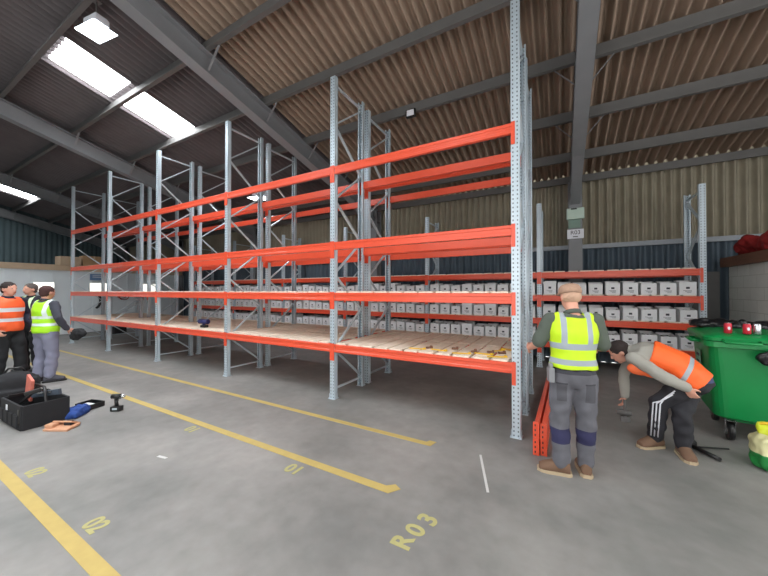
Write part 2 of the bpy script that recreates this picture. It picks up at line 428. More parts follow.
# B: bent over beside the bin. local frame: y forward
def W2L(p, o, a):
    return Matrix.Rotation(-a, 3, 'Z') @ (V(p) - V(o))
oB, aB = V((1.0, 4.33, 0)), math.radians(60)
def LB(x, y, z): return tuple(W2L((x, y, z), oB, aB))
D = lambda x, y, z: tuple(Matrix.Rotation(-aB, 3, 'Z') @ V((x, y, z)))
PB = dict(pelvis=LB(1.19, 4.36, .80), waist=LB(1.06, 4.38, .93), chest=LB(.86, 4.42, 1.01), neck=LB(.69, 4.45, 1.02), head=LB(.59, 4.46, 1.0),
          sh_l=LB(.68, 4.27, .98), sh_r=LB(.78, 4.61, 1.0), el_l=LB(.90, 4.10, .84), wr_l=LB(1.08, 4.16, .75),
          hd_l=D(.5, .15, -.8), hn_l=D(.4, .7, 0), curl_l=.35, el_r=LB(.66, 4.70, .72), wr_r=LB(.66, 4.66, .46), hd_r=D(-.1, 0, -1), hn_r=D(-1, 0, 0),
          hip_l=LB(1.14, 4.28, .77), hip_r=LB(1.20, 4.44, .77), kn_l=LB(.90, 4.32, .52), kn_r=LB(1.04, 4.44, .44),
          an_l=LB(.90, 4.45, .09), an_r=LB(1.10, 4.38, .09), toe_l=D(-.75, -.5, 0), toe_r=D(.1, -1, 0))
PB['an_r'] = LB(1.10, 4.36, .09); PB['kn_r'] = LB(1.08, 4.30, .46)
mB = mat('hivis_orange_vest', rgb(250, 104, 40), 0.6, var=0.06, scale=12)
axB = V(PB['neck']) - V(PB['pelvis']); axB.normalize(); bB = V(PB['waist']).dot(axB)
latB = unit(V(PB['sh_r']) - V(PB['sh_l']))
overlay(mB, [(SILV, [(tuple(axB), bB - .10, bB - .06, False)])])
greyj = mat('grey_marl_jumper', rgb(158, 156, 148), 0.85, var=0.1)
blacktr = mat('black_track_trousers', rgb(38, 38, 44), 0.8, var=0.2)
overlay(blacktr, [(rgb(62, 74, 112), [((0, 0, 1), .80, 1.2, False)])])
dark_hair = mat('dark_brown_hair', rgb(44, 34, 32), 0.8, var=0.3, scale=40)
pb = person('worker in grey jumper and orange hi-vis vest bending over beside the green wheeled bin',
       tuple(oB), aB, PB, (D(-.8, .05, -.6), D(-.6, 0, .8)),
       dict(top=greyj, trousers=blacktr, boots=brownboot, sole=solel, vest=mB, vest_long=True, vest_hi=6, hair=dark_hair))
trB = [c for c in pb.children if c.name.startswith('trousers')][0]
vf = MB(); vf.ball(LB(.74, 4.26, .87), (.12, .05, .07), Matrix.Rotation(-aB, 3, 'Z')); vf.ball(LB(.84, 4.24, .85), (.1, .05, .06), Matrix.Rotation(-aB, 3, 'Z'))
vm = remesh(vf, .012, 3); vm.materials.append(mat('orange_vest_front', rgb(240, 110, 60), .7)); link('vest_front', vm, pb)
for k in range(3):   # stripes down the outer side of the near leg
    mb = MB(); hp, kn, an = V(PB['hip_l']), V(PB['kn_l']), V(PB['an_l'])
    out = unit(V(D(-.35, -.9, .15))); off = V(D(.9, -.3, 0)) * (k - 1) * .03
    n_s = V(D(.75, -.45, .5))
    pts = [lerp(hp, kn, .45) + out * .098 + V(D(.3, 0, .7)) * (k - 1) * .03, lerp(hp, kn, .8) + out * .092 + V(D(.5, 0, .6)) * (k - 1) * .03, kn + out * .087 + off, lerp(kn, an, .35) + out * .084 + off, lerp(kn, an, .9) + out * .078 + off]
    mb.tube(pts, [.007] * 5, n=6); mb.build('white_stripe', WHITE, trB)

# C, D, E: group at the left edge
mC = mat('orange_vest_two_bands', rgb(250, 98, 48), 0.6, var=0.06, scale=12)
overlay(mC, [(rgb(214, 214, 218), [((0, 0, 1), 1.24, 1.31, False)]), (rgb(214, 214, 218), [((0, 0, 1), 1.07, 1.13, False)]), ])
navytop = mat('navy_jumper', rgb(36, 42, 60), 0.85, var=0.15)
def bulk(o, a, c): o.scale = (a, a, c)
blackt = mat('black_trousers', rgb(30, 31, 34), 0.85, var=0.2)
def at(px, py_floor):
    u = (px - 384) / 314; t = 1.7 / ((py_floor - 291) / 314)
    return ((-.489 + .872 * u) * t, (.872 + .489 * u) * t, 0)
PC = pose(el_l=(-.27, -.02, 1.16), wr_l=(-.24, .14, .96), el_r=(.28, -.02, 1.16), wr_r=(.27, .16, .94), hn_r=(-1, 0, 0), hn_l=(1, 0, 0), curl_r=.6, an_l=(-.12, .1, .09), kn_l=(-.11, .08, .48))
def scalez(P, k): return {a: (tuple(x * k if a[:3] not in ('toe',) and a[:2] not in ('hd', 'hn') else x for x in b) if isinstance(b, tuple) else b) for a, b in P.items()}
pc = person('person in orange hi-vis vest over navy jumper, standing in profile at far left',
       at(8, 382), math.radians(-62), PC, ((0, 1, -.05), (0, 0, 1)),
       dict(top=navytop, trousers=blackt, boots=mat('black_shoe', rgb(34, 32, 34), .6), sole=BLACKP, vest=mC, vest_long=True, hair=dark_hair), 1.6)
mD = mat('lime_stripe_vest', rgb(32, 36, 46), 0.7, var=0.1)
overlay(mD, [(rgb(214, 236, 190), [((1, 0, 0), .07, .12, True)])])
PD = scalez(pose(), 1.06)
bulk(pc, 1.14, 1.06)
pd = person('person in black clothes with pale lime edged vest, between two others',
       at(31, 371), math.radians(-150), PD, ((.25, 1, -.05), (0, 0, 1)),
       dict(top=BLACK, trousers=blackt, boots=BLACKP, sole=BLACKP, vest=mD, hair=mat('greying_dark_hair', rgb(84, 76, 72), .8, var=.3, scale=40)), 1.6)
mE = mat('lime_vest_with_yoke', rgb(176, 240, 40), 0.6, var=0.06, scale=12)
overlay(mE, [(rgb(226, 240, 236), [((0, 0, 1), 1.16, 1.21, False)]), (rgb(226, 240, 236), [((0, 0, 1), 1.03, 1.08, False)]), (rgb(226, 240, 236), [((1, 0, 0), .115, .165, True), ((0, 0, 1), 1.16, 1.7, False)])])
PE = pose(el_r=(.30, -.02, 1.17), wr_r=(.30, .10, .96), hd_r=(.3, .8, -.4), hn_r=(-1, 0, 0), ht_r=-1, curl_r=.7, el_l=(-.27, 0, 1.18), wr_l=(-.2, .2, 1.1), hn_l=(1, 0, 0),
          toe_l=(-.4, 1, 0), toe_r=(.5, .8, 0))
locE = V(at(46, 381))
bulk(pd, 1.08, 1.0)
pe = person('person in lime yellow hi-vis vest and grey trousers with back turned, in left group',
       tuple(locE), math.radians(18), PE, ((-.1, 1, -.12), (0, .1, 1)),
       dict(top=mat('charcoal_jumper', rgb(62, 64, 74), .85), trousers=mat('blue_grey_trousers', rgb(128, 130, 150), .85, var=.1), boots=mat('grey_trainer', rgb(70, 70, 78), .7), sole=BLACKP, vest=mE, vest_long=True, hair=mat('short_brown_hair', rgb(70, 44, 42), .85, var=.2, scale=50)), 1.6)
bulk(pe, 1.13, 1.02)
# black folded jacket held in E's right hand
mb = MB(); R = Matrix.Rotation(math.radians(18), 3, 'Z')
pr = [(.34, .21, .92), (.40, .24, .90), (.47, .26, .88), (.55, .28, .86)]
c = [R @ V(p) + locE for p in pr]
mb.tube(c, [.05, .085, .09, .03], n=12); mb.ball(c[0] + V((.02, 0, -.08)), (.07, .05, .10)); mb.ball(c[1] + V((0, 0, -.06)), (.08, .05, .09))
me = remesh(mb, .014, 2)
for v in me.vertices: v.co += v.normal * noise.noise(v.co * 22) * .02
tag(link('folded_jacket', me), 'black folded jacket held by the person in lime vest', 'jacket'); me.materials.append(BLACK)

# ------------------------------------------------------------------ the building
X_L, X_R, Y_B, Y_F = -23.0, 6.3, 9.15, -4.2
EZ, SL = 4.4, 0.25                         # purlin-line height at the back wall, roof slope
def zr(y): return EZ + SL * (9.1 - y)
mb = MB(); mb.box(((X_L + X_R) / 2, (Y_B + Y_F) / 2, -.1), (X_R - X_L, Y_B - Y_F, .2)); struct('floor', mb, FLOOR)

SKY = [(-8.8, -7.75, 2.12, 3.10), (-8.8, -7.75, 3.24, 4.42), (-20.4, -19.4, 1.95, 4.42),
       (-3.3, -2.2, -3.2, 1.7), (2.7, 3.8, -3.2, 1.7), (-8.8, -7.75, -3.2, 1.0), (-14.6, -13.5, -3.2, 1.0)]  # this row: unseen rooflights, added to light decks and floor from above
def corr_sheet(mb, x0, x1, f, pitch, amp, seg=8, mi=0):
    """thin corrugated sheet across x0..x1; f(x, wave) -> two 3D edge points"""
    n = int((x1 - x0) / pitch * seg); prev = None
    for i in range(n + 1):
        x = x0 + (x1 - x0) * i / n; w = -amp * (2 * ((1 + math.cos(2 * PI * x / pitch)) / 2) ** 1.25 - 1)
        a, b = f(x, w); cur = (mb.bm.verts.new(a), mb.bm.verts.new(b))
        if prev:
            fc = mb.bm.faces.new((prev[0], cur[0], cur[1], prev[1])); fc.smooth = True; fc.material_index = mi
        prev = cur
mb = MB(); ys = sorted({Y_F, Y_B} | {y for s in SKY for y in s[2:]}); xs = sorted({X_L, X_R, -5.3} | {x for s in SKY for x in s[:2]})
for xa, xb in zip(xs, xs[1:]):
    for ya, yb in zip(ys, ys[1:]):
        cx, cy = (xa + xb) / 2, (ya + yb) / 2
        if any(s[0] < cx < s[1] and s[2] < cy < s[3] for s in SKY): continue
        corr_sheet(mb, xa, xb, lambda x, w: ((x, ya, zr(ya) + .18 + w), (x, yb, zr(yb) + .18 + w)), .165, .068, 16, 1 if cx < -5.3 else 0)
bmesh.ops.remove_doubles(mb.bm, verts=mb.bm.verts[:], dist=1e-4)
struct('ceiling', mb, [ROOF, ROOF_SHADE])
for i, s in enumerate(SKY):
    mb = MB()
    x0, x1, y0, y1 = s
    vs = [mb.bm.verts.new(p) for p in ((x0, y0, zr(y0) + .17), (x1, y0, zr(y0) + .17), (x1, y1, zr(y1) + .17), (x0, y1, zr(y1) + .17))]
    vt = [mb.bm.verts.new(v.co + V((0, 0, .02))) for v in vs]
    mb.bm.faces.new(vs); mb.bm.faces.new(vt)
    for k in range(4): mb.bm.faces.new((vs[k], vs[(k + 1) % 4], vt[(k + 1) % 4], vt[k]))
    struct('window_%d' % (i + 1), mb, SKYL)
# walls
mb = MB(); corr_sheet(mb, X_L, X_R, lambda x, w: ((x, Y_B + w, 2.78), (x, Y_B + w, 4.9)), .165, .06, 16); struct('wall_back', mb, WALLC)
mb = MB()
corr_sheet(mb, X_L, X_R, lambda x, w: ((x, Y_B + w, 0), (x, Y_B + w, 2.78)), .2, .045, 12); struct('wall_back_lower', mb, WALLB)
mb = MB()
def endw(y, w): return ((X_L + w, y, 0), (X_L + w, y, zr(y) + .2))
corr_sheet(mb, Y_F, Y_B, endw, .2, .022); struct('wall_left', mb, WALLE)
mb = MB(); corr_sheet(mb, 5.2, Y_B, lambda y, w: ((X_R + w, y, 0), (X_R + w, y, zr(y) + .2)), .2, .022); struct('wall_right', mb, WALLC)
mb = MB()
def fw(a, b, z0, z1): corr_sheet(mb, a, b, lambda x, w: ((x, Y_F + w, z0), (x, Y_F + w, z1)), .2, .022)
fw(X_L, -5.5, 0, zr(Y_F) + .2); fw(-5.5, 5.0, 4.9, zr(Y_F) + .2); fw(5.0, X_R, 0, zr(Y_F) + .2); struct('wall_front', mb, WALLE)
mb = MB()
corr_sheet(mb, -.5, 5.2, lambda y, w: ((X_R + w, y, 4.6), (X_R + w, y, zr(y) + .2)), .2, .022); corr_sheet(mb, Y_F, -.5, lambda y, w: ((X_R + w, y, 0), (X_R + w, y, zr(y) + .2)), .2, .022); struct('wall_right_front', mb, WALLC)
tn = [0]
def trim(mb, m):
    tn[0] += 1; return struct('trim_%d' % tn[0], mb, m)
# purlins: zed sections running the length of the roof
for y in (8.05, 6.83, 5.61, 4.39, 3.17, 1.95, .73, -.49, -1.71):
    mb = MB(); z = zr(y); T = .012
    mb.box(((X_L + X_R) / 2, y, z), (X_R - X_L, T, .2)); mb.box(((X_L + X_R) / 2, y - .03, z - .1), (X_R - X_L, .07, T)); mb.box(((X_L + X_R) / 2, y + .03, z + .1), (X_R - X_L, .07, T))
    mb.box(((X_L + X_R) / 2, y - .065, z - .09), (X_R - X_L, T, .03))
    trim(mb, STEEL_D)
mb = MB(); mb.box(((X_L + X_R) / 2, 8.98, 4.42), (X_R - X_L, .06, .14), bev=.01); mb.box(((X_L + X_R) / 2, 9.02, 4.5), (X_R - X_L, .14, .02)); trim(mb, STEEL_D)
mb = MB(); mb.box(((X_L + X_R) / 2, 9.26, 4.55), (X_R - X_L, .03, .7)); trim(mb, STEEL_D)
mb = MB(); mb.box(((X_L + X_R) / 2, 9.03, 2.77), (X_R - X_L, .08, .09), bev=.01); mb.box(((X_L + X_R) / 2, 8.98, 2.81), (X_R - X_L, .02, .03)); trim(mb, mat('pale_grey_rail', rgb(150, 156, 164), .5))
mb = MB(); mb.box((2.0, 9.03, 3.5), (.01, .01, .01)); mb.bm.free()
# portal frames: column + rafter (I sections)
for X in (.32, -5.3, -11.15, -17.0, -22.8, 6.1):
    mb = MB()
    for dy in (-.14, .14): mb.box((X, 8.86 + dy, 2.15), (.28, .016, 4.3))
    mb.box((X, 8.86, 2.15), (.014, .28, 4.3))
    def ibeam(y0, y1, top, dep, w):
        for zz in (-top, -top - dep):
            a, b = V((X, y0, zr(y0) + zz)), V((X, y1, zr(y1) + zz)); mb.bar(a, b, w, .018)
        a, b = V((X, y0, zr(y0) - top - dep / 2)), V((X, y1, zr(y1) - top - dep / 2)); mb.bar(a, b, .014, dep)
    ibeam(9.02, Y_F, .115, .36, .22)
    a, b = V((X, 8.8, zr(8.8) - .75)), V((X, 7.3, zr(7.3) - .48)); mb.bar(a, b, .2, .016); 
    mb.prism([(8.8, zr(8.8) - .75), (7.3, zr(7.3) - .48), (8.8, zr(8.8) - .45)], 0, X - .006, X + .006)
    for py in (6.83, 5.61, 4.39, 3.17):      # knee braces to the purlins
        for s in (-1, 1): mb.bar((X + s * .1, py, zr(py) - .42), (X + s * .42, py, zr(py) - .06), .035, .006)
    trim(mb, STEEL)

# ------------------------------------------------------------------ high-bay lamps
def lamp(x, y, z, lbl, sc=1.0, power=60):
    t = thing('ceiling_lamp', lbl, 'lamp', (x, y, z), .15)
    mb = MB(); mb.box((0, 0, .07), (.34 * sc, .22 * sc, .12 * sc), bev=.015); mb.box((0, 0, .14 * sc), (.08, .14, .05)); 
    for k in range(7): mb.box((-.14 * sc + k * .047 * sc, 0, .145 * sc), (.008, .18 * sc, .04))
    mb.build('housing', WHITE, t)
    mb = MB()
    def ring(z_, a, b): return [mb.bm.verts.new((sx * a, sy * b, z_)) for sx, sy in ((-1, -1), (1, -1), (1, 1), (-1, 1))]
    A, B = ring(.015, .17 * sc, .11 * sc), ring(-.06, .27 * sc, .19 * sc)
    for k in range(4): mb.bm.faces.new((A[k], A[(k + 1) % 4], B[(k + 1) % 4], B[k]))
    mb.build('reflector', SILVER, t)
    mb = MB(); mb.box((0, 0, -.062), (.52 * sc, .36 * sc, .02), bev=.008); mb.build('lens', LENS, t)
    mb = MB(); h = zr(y) - z - .1; mb.tube([(0, 0, .16), (0, 0, h)], .01, n=8); mb.box((0, 0, h), (.1, .1, .01)); mb.build('hanging_rod', STEEL_D, t)
    L = bpy.data.lights.new('lamp_light', 'AREA'); L.shape = 'RECTANGLE'; L.size = .5 * sc; L.size_y = .34 * sc; L.energy = power; L.color = (.86, .94, 1)
    o = bpy.data.objects.new('lamp_light', L); col.objects.link(o); o.parent = t; o.location = (0, 0, -.08)
lamp(-6.1, 1.98, 5.68, 'lit white high-bay lamp hanging at top left near the long rooflight', .85, 90)
lamp(-7.6, 6.15, 4.45, 'small lit lamp hanging behind the racking, seen just under its top beam', 1.0, 40)
t = thing('flood_light', 'small white floodlight fixed under a roof beam near the centre', 'lamp', (-2.5, 5.52, 5.13))
mb = MB(); mb.box((0, 0, 0), (.2, .06, .15), bev=.01); mb.build('housing', BLACKP, t)
mb = MB(); mb.box((0, -.035, 0), (.15, .01, .11), bev=.003); mb.build('lens', WHITE, t)
mb = MB(); mb.bar((0, .03, .03), (0, .08, .08), .03, .01); mb.build('bracket', STEEL_D, t)

# ------------------------------------------------------------------ racking
BAY = 2.69
def post_mesh(h):
    mb = MB(); w, d, t, lip = .045, .07, .006, .018
    poly = [(-w, 0), (w, 0), (w, d * .45), (w + .006, d * .5), (w + .006, d), (w - lip, d), (w - lip, d - t), (w - t, d - t), (w - t, t), (-w + t, t), (-w + t, d - t), (-w + lip, d - t), (-w + lip, d), (-w - .006, d), (-w - .006, d * .5), (-w, d * .45)]
    return mb.prism(poly, 2, .008, h).mesh('post', POST)
def lattice_mesh(h, dep):
    mb = MB(); a, b = .045, dep - .045
    def br(y0, z0, y1, z1): mb.bar((0, y0, z0), (0, y1, z1), .022, .042, up=(1, 0, 0))
    br(a, .15, b, .15); br(a, h - .12, b, h - .12)
    z = .18; side = 1; step = .58
    n = int(round((h - .34) / step)); step = (h - .34) / n
    for k in range(n):
        y0, y1 = (a, b) if side == 0 else (b, a)
        br(y0, z, y1, z + step); z += step; side ^= 1
    for y in (a, b):
        for k in range(n + 1): mb.box((0, y, .18 + k * step), (.035, .02, .02))
    return mb.mesh('upright_frame', GALV)
def foot_mesh():
    mb = MB(); mb.box((0, .035, .004), (.13, .12, .008), bev=.002); mb.box((-.055, .035, .04), (.005, .07, .07)); mb.box((.055, .035, .04), (.005, .07, .07))
    for x in (-.05, .05):
        mb.tube([(x, -.012, .006), (x, -.012, .022)], .008, n=6)
    return mb.mesh('foot_plate', GALV)
def beam_mesh(L, h=.125, t=.05):
    # step-beam profile in (y, z)
    mb = MB(); e = .006
    poly = [(0, -h / 2 + e), (e, -h / 2), (t - e, -h / 2), (t, -h / 2 + e), (t, h / 2 - e), (t - e, h / 2), (e, h / 2), (0, h / 2 - e), (0, h * .22), (.006, h * .16), (.006, -h * .16), (0, -h * .22)]
    mb.prism(poly, 0, -L / 2, L / 2); return mb.mesh('beam', ORANGE)
def conn_mesh():
    mb = MB(); mb.box((0, -.001, -.06), (.044, .005, .27), bev=.002); mb.box((.0, .02, -.05), (.005, .045, .23))
    for z in (-.16, -.1, -.05, .0, .05): mb.tube([(0, -.003, z), (0, -.008, z)], .006, n=6)
    return mb.mesh('connector', ORANGE)
FOOT = foot_mesh(); BEAM = beam_mesh(BAY - .092); CONN = conn_mesh()
def rack(label, x0, y0, dep, h, bays, levels, group=None, low_beam_only=None, bh=1.0):
    r = thing('pallet_rack', label, 'racking', (x0, y0, 0), 0, group)
    PM, LM = post_mesh(h), lattice_mesh(h, dep)
    for i in range(bays + 1):
        f = link('upright_frame', LM, r, (-BAY * i, 0, 0))
        link('post', PM, f, (0, 0, 0)); link('post', PM, f, (0, dep, 0), PI)
        link('foot_plate', FOOT, f, (0, 0, 0)); link('foot_plate', FOOT, f, (0, dep, 0), PI)
    for i in range(bays):
        for z in levels:
            for y, rz in ((-.008, 0), (dep + .008, PI)):
                b = link('beam', BEAM, r, (-BAY * (i + .5), y, z), rz); b.scale.z = bh
                for s in (-1, 1):
                    link('connector', CONN, b, (s * (BAY / 2 - .022), .0, 0))
    return r
XA = -.452; LEV = (.80, 1.61, 2.41, 3.61)
rack('nearer long run of tall orange beam and galvanised racking in front', XA, 3.93, .86, 5.12, 5, LEV)
rack('farther long run of tall orange racking, back to back behind the nearer run', XA, 4.93, .88, 5.08, 5, LEV)
XW = 2.28; LW = (.52, 1.03, 1.54, 2.05)
rack('lower wall rack of orange shelves loaded with white file boxes', XW, 7.85, .86, 3.67, 6, LW)

# slatted timber decks
def deck_mesh(y0, y1, n=11, L=BAY - .12, thick=.02):
    mb = MB(); p = L / n
    for k in range(n):
        x = -L / 2 + (k + .5) * p; j = random.uniform(-.008, .008); a = random.uniform(-.012, .012)
        mb.box((x + j, (y0 + y1) / 2, thick / 2 + .001), (p - random.uniform(.026, .05), (y1 - y0) - random.uniform(0, .03), thick), Matrix.Rotation(a, 3, 'Z'))
    for y in (.12, .70): mb.box((0, y, -.012), (L, .06, .022))
    return mb.mesh('slatted_deck', TIMBER)
NTH = ['rightmost', 'second from right', 'middle', 'second from left', 'leftmost']
DK = [deck_mesh(.0, .925) for _ in range(4)]
DW = [deck_mesh(.0, .86) for _ in range(3)]
for rowi, (y0, rn) in enumerate(((3.93, 'nearer'), (4.895, 'farther'))):
    for z, zn in ((.80, 'lowest'), (1.61, 'second')):
        for i in range(5):
            o = link('slatted_deck', DK[(i + rowi) % 4], None, (XA - BAY * (i + .5), y0, z + .064))
            tag(o, 'pale timber slatted deck, %s bay, %s level, %s tall rack run' % (NTH[i], zn, rn), 'shelf deck', 'timber slatted decks')
BAYN = ['first bay from the right', 'second bay from the right', 'third bay from the right', 'fourth bay from the right', 'fifth bay from the right', 'sixth bay from the right']
for z, zn in zip(LW, ('lowest', 'second', 'third', 'top')):
    for i in range(6):
        o = link('slatted_deck', DW[i % 3], None, (XW - BAY * (i + .5), 7.85, z + .064))
        tag(o, 'timber slatted deck on %s shelf of the wall rack, %s' % (zn, BAYN[i]), 'shelf deck', 'timber slatted decks')

# ------------------------------------------------------------------ file boxes on the wall rack
def box_mesh(w, d, h, flap):
    mb = MB(); t = .006
    # tapered open tray with a cut-down front, dark papers inside
    mb.box((0, d / 2, t / 2), (w, d, t)); mb.box((0, t / 2, h / 2), (w, t, h)); mb.box((0, d - t / 2, h / 2 + .02), (w, t, h + .04))
    for s in (-1, 1):
        x = s * (w / 2 - t / 2)
        mb.prism([(t, 0), (d - t, 0), (d - t, h + .04), (t, h)], 0, x - t / 2, x + t / 2)
    mb.box((0, d / 2, h * .38), (w - .03, d - .04, h * .7), mi=1)
    for k in range(5): mb.box((-w * .36 + k * w * .18, d * .5, h * .5), (w * .1, d * .8, h * (.75 + .25 * random.random())), mi=1 if k % 2 else 0)
    # printed panel and hand hole on the front
    mb.box((0, -.0015, h * .55), (w * .22, .003, h * .16), mi=2, bev=0)
    for k in range(3): mb.box((-w * .02 + .01 * k, -.001, h * (.34 - .08 * k)), (w * (.5 - .12 * k), .002, h * .025), mi=2)
    if flap: mb.box((0, -.012, h - .02), (w + .012, .012, .04)); mb.box((0, d / 2, h + .006), (w + .012, d, .012))
    return mb.mesh('file_box', [BOXW, DARKG, INK])
BM = [box_mesh(.238, .36, .225, 0), box_mesh(.24, .36, .24, 0), box_mesh(.24, .36, .27, 1), box_mesh(.225, .36, .20, 0)]
ORD = ['first', 'second', 'third', 'fourth', 'fifth', 'sixth', 'seventh', 'eighth', 'ninth']
BN = ['first', 'second', 'third', 'fourth', 'fifth', 'sixth']
for z, zn in ((.52, 'bottom'), (1.03, 'middle'), (1.54, 'top')):
    for i in range(6):
        for k in range(9):
            x = XW - BAY * i - .06 - (k + .5) * (BAY - .12) / 9
            if z < .6 and 1 < i and False: continue
            me = BM[random.choice((0, 0, 1, 1, 2, 3))]
            o = link('file_box', me, None, (x + random.uniform(-.008, .008), 7.85 + random.uniform(.0, .04), z + .086), random.uniform(-.04, .04))
            tag(o, 'white file box, %s from right in %s bay from right, %s row, wall rack' % (ORD[k], BN[i], zn), 'box', 'file boxes on the wall rack')

# ------------------------------------------------------------------ column signs
t = thing('sign_box', 'pale green wall box with hanging panel, upper item on the steel column', 'sign', (.32, 8.68, 3.39))
mb = MB(); mb.box((0, 0, .14), (.36, .07, .26), bev=.01); mb.build('housing', GSIGN, t)
mb = MB(); mb.box((-.03, -.036, .25), (.12, .006, .03)); mb.build('slot', BLACKP, t)
mb = MB(); mb.box((-.02, 0, -.10), (.24, .03, .2));
for k in range(4): mb.box((-.02, -.018, -.04 - .045 * k), (.24, .008, .006))
mb.build('panel', GDIFF, t)
t = thing('number_sign', 'white plate with dark lettering, lower sign on the steel column', 'sign', (.32, 8.68, 3.05))
mb = MB(); mb.box((0, 0, 0), (.34, .012, .22), bev=.004); mb.build('plate', WHITE, t)
def text_mesh(s, size, m, ext=.001):
    cu = bpy.data.curves.new('txt', 'FONT'); cu.body = s; cu.size = size; cu.extrude = ext; cu.offset = .006 if m is not INK else 0; cu.align_x = 'CENTER'; cu.align_y = 'CENTER'
    o = bpy.data.objects.new('txt', cu); col.objects.link(o)
    dg = bpy.context.evaluated_depsgraph_get(); dg.update()
    me = bpy.data.meshes.new_from_object(o.evaluated_get(dg)); bpy.data.objects.remove(o)
    me.materials.clear(); me.materials.append(m); return me
me = text_mesh('R03', .13, INK); o = link('lettering', me, t, (0, -.008, .03)); o.rotation_euler = (PI / 2, 0, 0)
mb = MB(); mb.box((0, -.008, -.065), (.1, .003, .02)); mb.build('printed_bar', INK, t)

# ------------------------------------------------------------------ floor markings
def flat(name_pts, m, h=.003):
    mb = MB(); mb.prism(name_pts, 2, 0, h); return trim(mb, m)
flat([(-14.5, 2.33), (-1.27, 2.33), (-1.20, 2.43), (-1.27, 2.47), (-1.33, 2.415), (-14.5, 2.415)], YELLOWP)
flat([(-14.5, 3.26), (-1.25, 3.26), (-1.22, 3.38), (-1.30, 3.38), (-1.32, 3.335), (-14.5, 3.335)], YELLOWP)
flat([(-9, .79), (-.5, .79), (-.5, .88), (-9, .88)], YELLOWP)
flat([(-.55, 2.75), (-.53, 2.76), (-.72, 3.35), (-.74, 3.34)], CHALK, .002)
flat([(-3.62, 1.68), (-3.50, 1.70), (-3.50, 1.73), (-3.62, 1.71)], CHALK, .002)
def floor_text(s, size, x, y, rz, m=YELLOWT):
    tn[0] += 1; o = link('trim_%d' % tn[0], text_mesh(s, size, m), None, (x, y, .0015), rz); o['kind'] = 'structure'
floor_text('R', .19, -.935, 1.93, PI / 2); floor_text('0', .19, -.90, 2.07, PI / 2 - .05); floor_text('3', .20, -.86, 2.21, PI / 2 - .1)
floor_text('01', .18, -2.22, 2.2, 0); floor_text('01', .18, -3.95, 2.22, 0); floor_text('02', .17, -2.95, .975, 0); floor_text('02', .17, -4.3, .98, 0)

# ------------------------------------------------------------------ left end: low white partition in front of the gable wall
mb = MB(); mb.box((-17.1, 4.5, 1.25), (.12, 9.1, 2.5))
for k in range(16): mb.box((-17.03, .1 + k * .6, 1.25), (.02, .03, 2.5))
mb.box((-17.03, 4.5, 1.1), (.016, 9.1, .03))
struct('wall_partition', mb, WHITEP)
mb = MB(); mb.box((-17.1, 4.5, 2.61), (.26, 9.1, .22), bev=.01); trim(mb, BEIGE)
for i, y in enumerate((4.05, 5.65, 7.55)):
    mb = MB(); mb.box((-17.0, y, 1.86), (.02, .55, .34)); struct('window_%d' % (len(SKY) + 1 + i), mb, WINL)
    mb = MB()
    for dy, dz, a, b in ((0, .19, .63, .04), (0, -.19, .63, .04), (.295, 0, .04, .34), (-.295, 0, .04, .34)): mb.box((-17.0, y + dy, 1.86 + dz), (.05, a, b))
    trim(mb, WHITEP)
def carton(x, y, z, d, rz, lbl, m=CARD):
    t = thing('cardboard_box', lbl, 'box', (x, y, z), rz)
    mb = MB(); mb.box((0, 0, d[2] / 2), d, bev=.01); mb.build('body', m, t)
    mb = MB(); mb.box((0, 0, d[2] + .001), (d[0] + .002, .05, .003)); mb.box((d[0] / 2 + .001, 0, d[2] - .05), (.003, .05, .1)); mb.build('tape', BEIGE, t)
carton(-17.1, 4.75, 2.72, (.5, .62, .34), .05, 'pale cardboard carton on top of white partition, nearer of two', BEIGE)
carton(-17.15, 5.5, 2.72, (.5, .7, .42), -.05, 'brown cardboard carton on top of white partition, farther of two')
mb = MB(); mb.box((-16.98, 5.6, 2.28), (.03, .45, .26), bev=.01); mb.box((-16.96, 5.6, 2.28), (.01, .3, .03), mi=1); mb.box((-16.96, 5.6, 2.35), (.01, .3, .02), mi=1)
tag(mb.build('notice_board', [mat('pale_blue_board', rgb(110, 140, 180), .5), WHITE]), 'small pale blue notice on white partition above the lit window', 'notice')
mb = MB(); mb.tube([(-16.9, 5.45 + .25 * math.sin(a), 1.30 + .35 * math.cos(a)) for a in [x * .3 for x in range(1, 10)]], .045, n=8)
tag(mb.build('black_hose', BLACKP), 'black curved hose hanging on white partition behind the racks', 'hose')
mb = MB()
for k in range(3): mb.tube([(-16.9 + .01 * k, 6.35 + k * .08 + .17 * math.cos(a), 1.58 - k * .07 + .13 * math.sin(a)) for a in [x * .42 for x in range(16)]], .016, n=6)
tag(mb.build('coiled_cable', REDCLOTH), 'coiled dark red cable hanging on white partition behind the racks', 'cable')
mb = MB(); mb.box((-15.4, 5.75, .14), (.5, .4, .28), bev=.06); mb.box((-15.4, 5.75, .31), (.1, .3, .05), bev=.02)
tag(mb.build('holdall', BLACK), 'small black holdall on floor beneath the racks by white partition', 'bag')

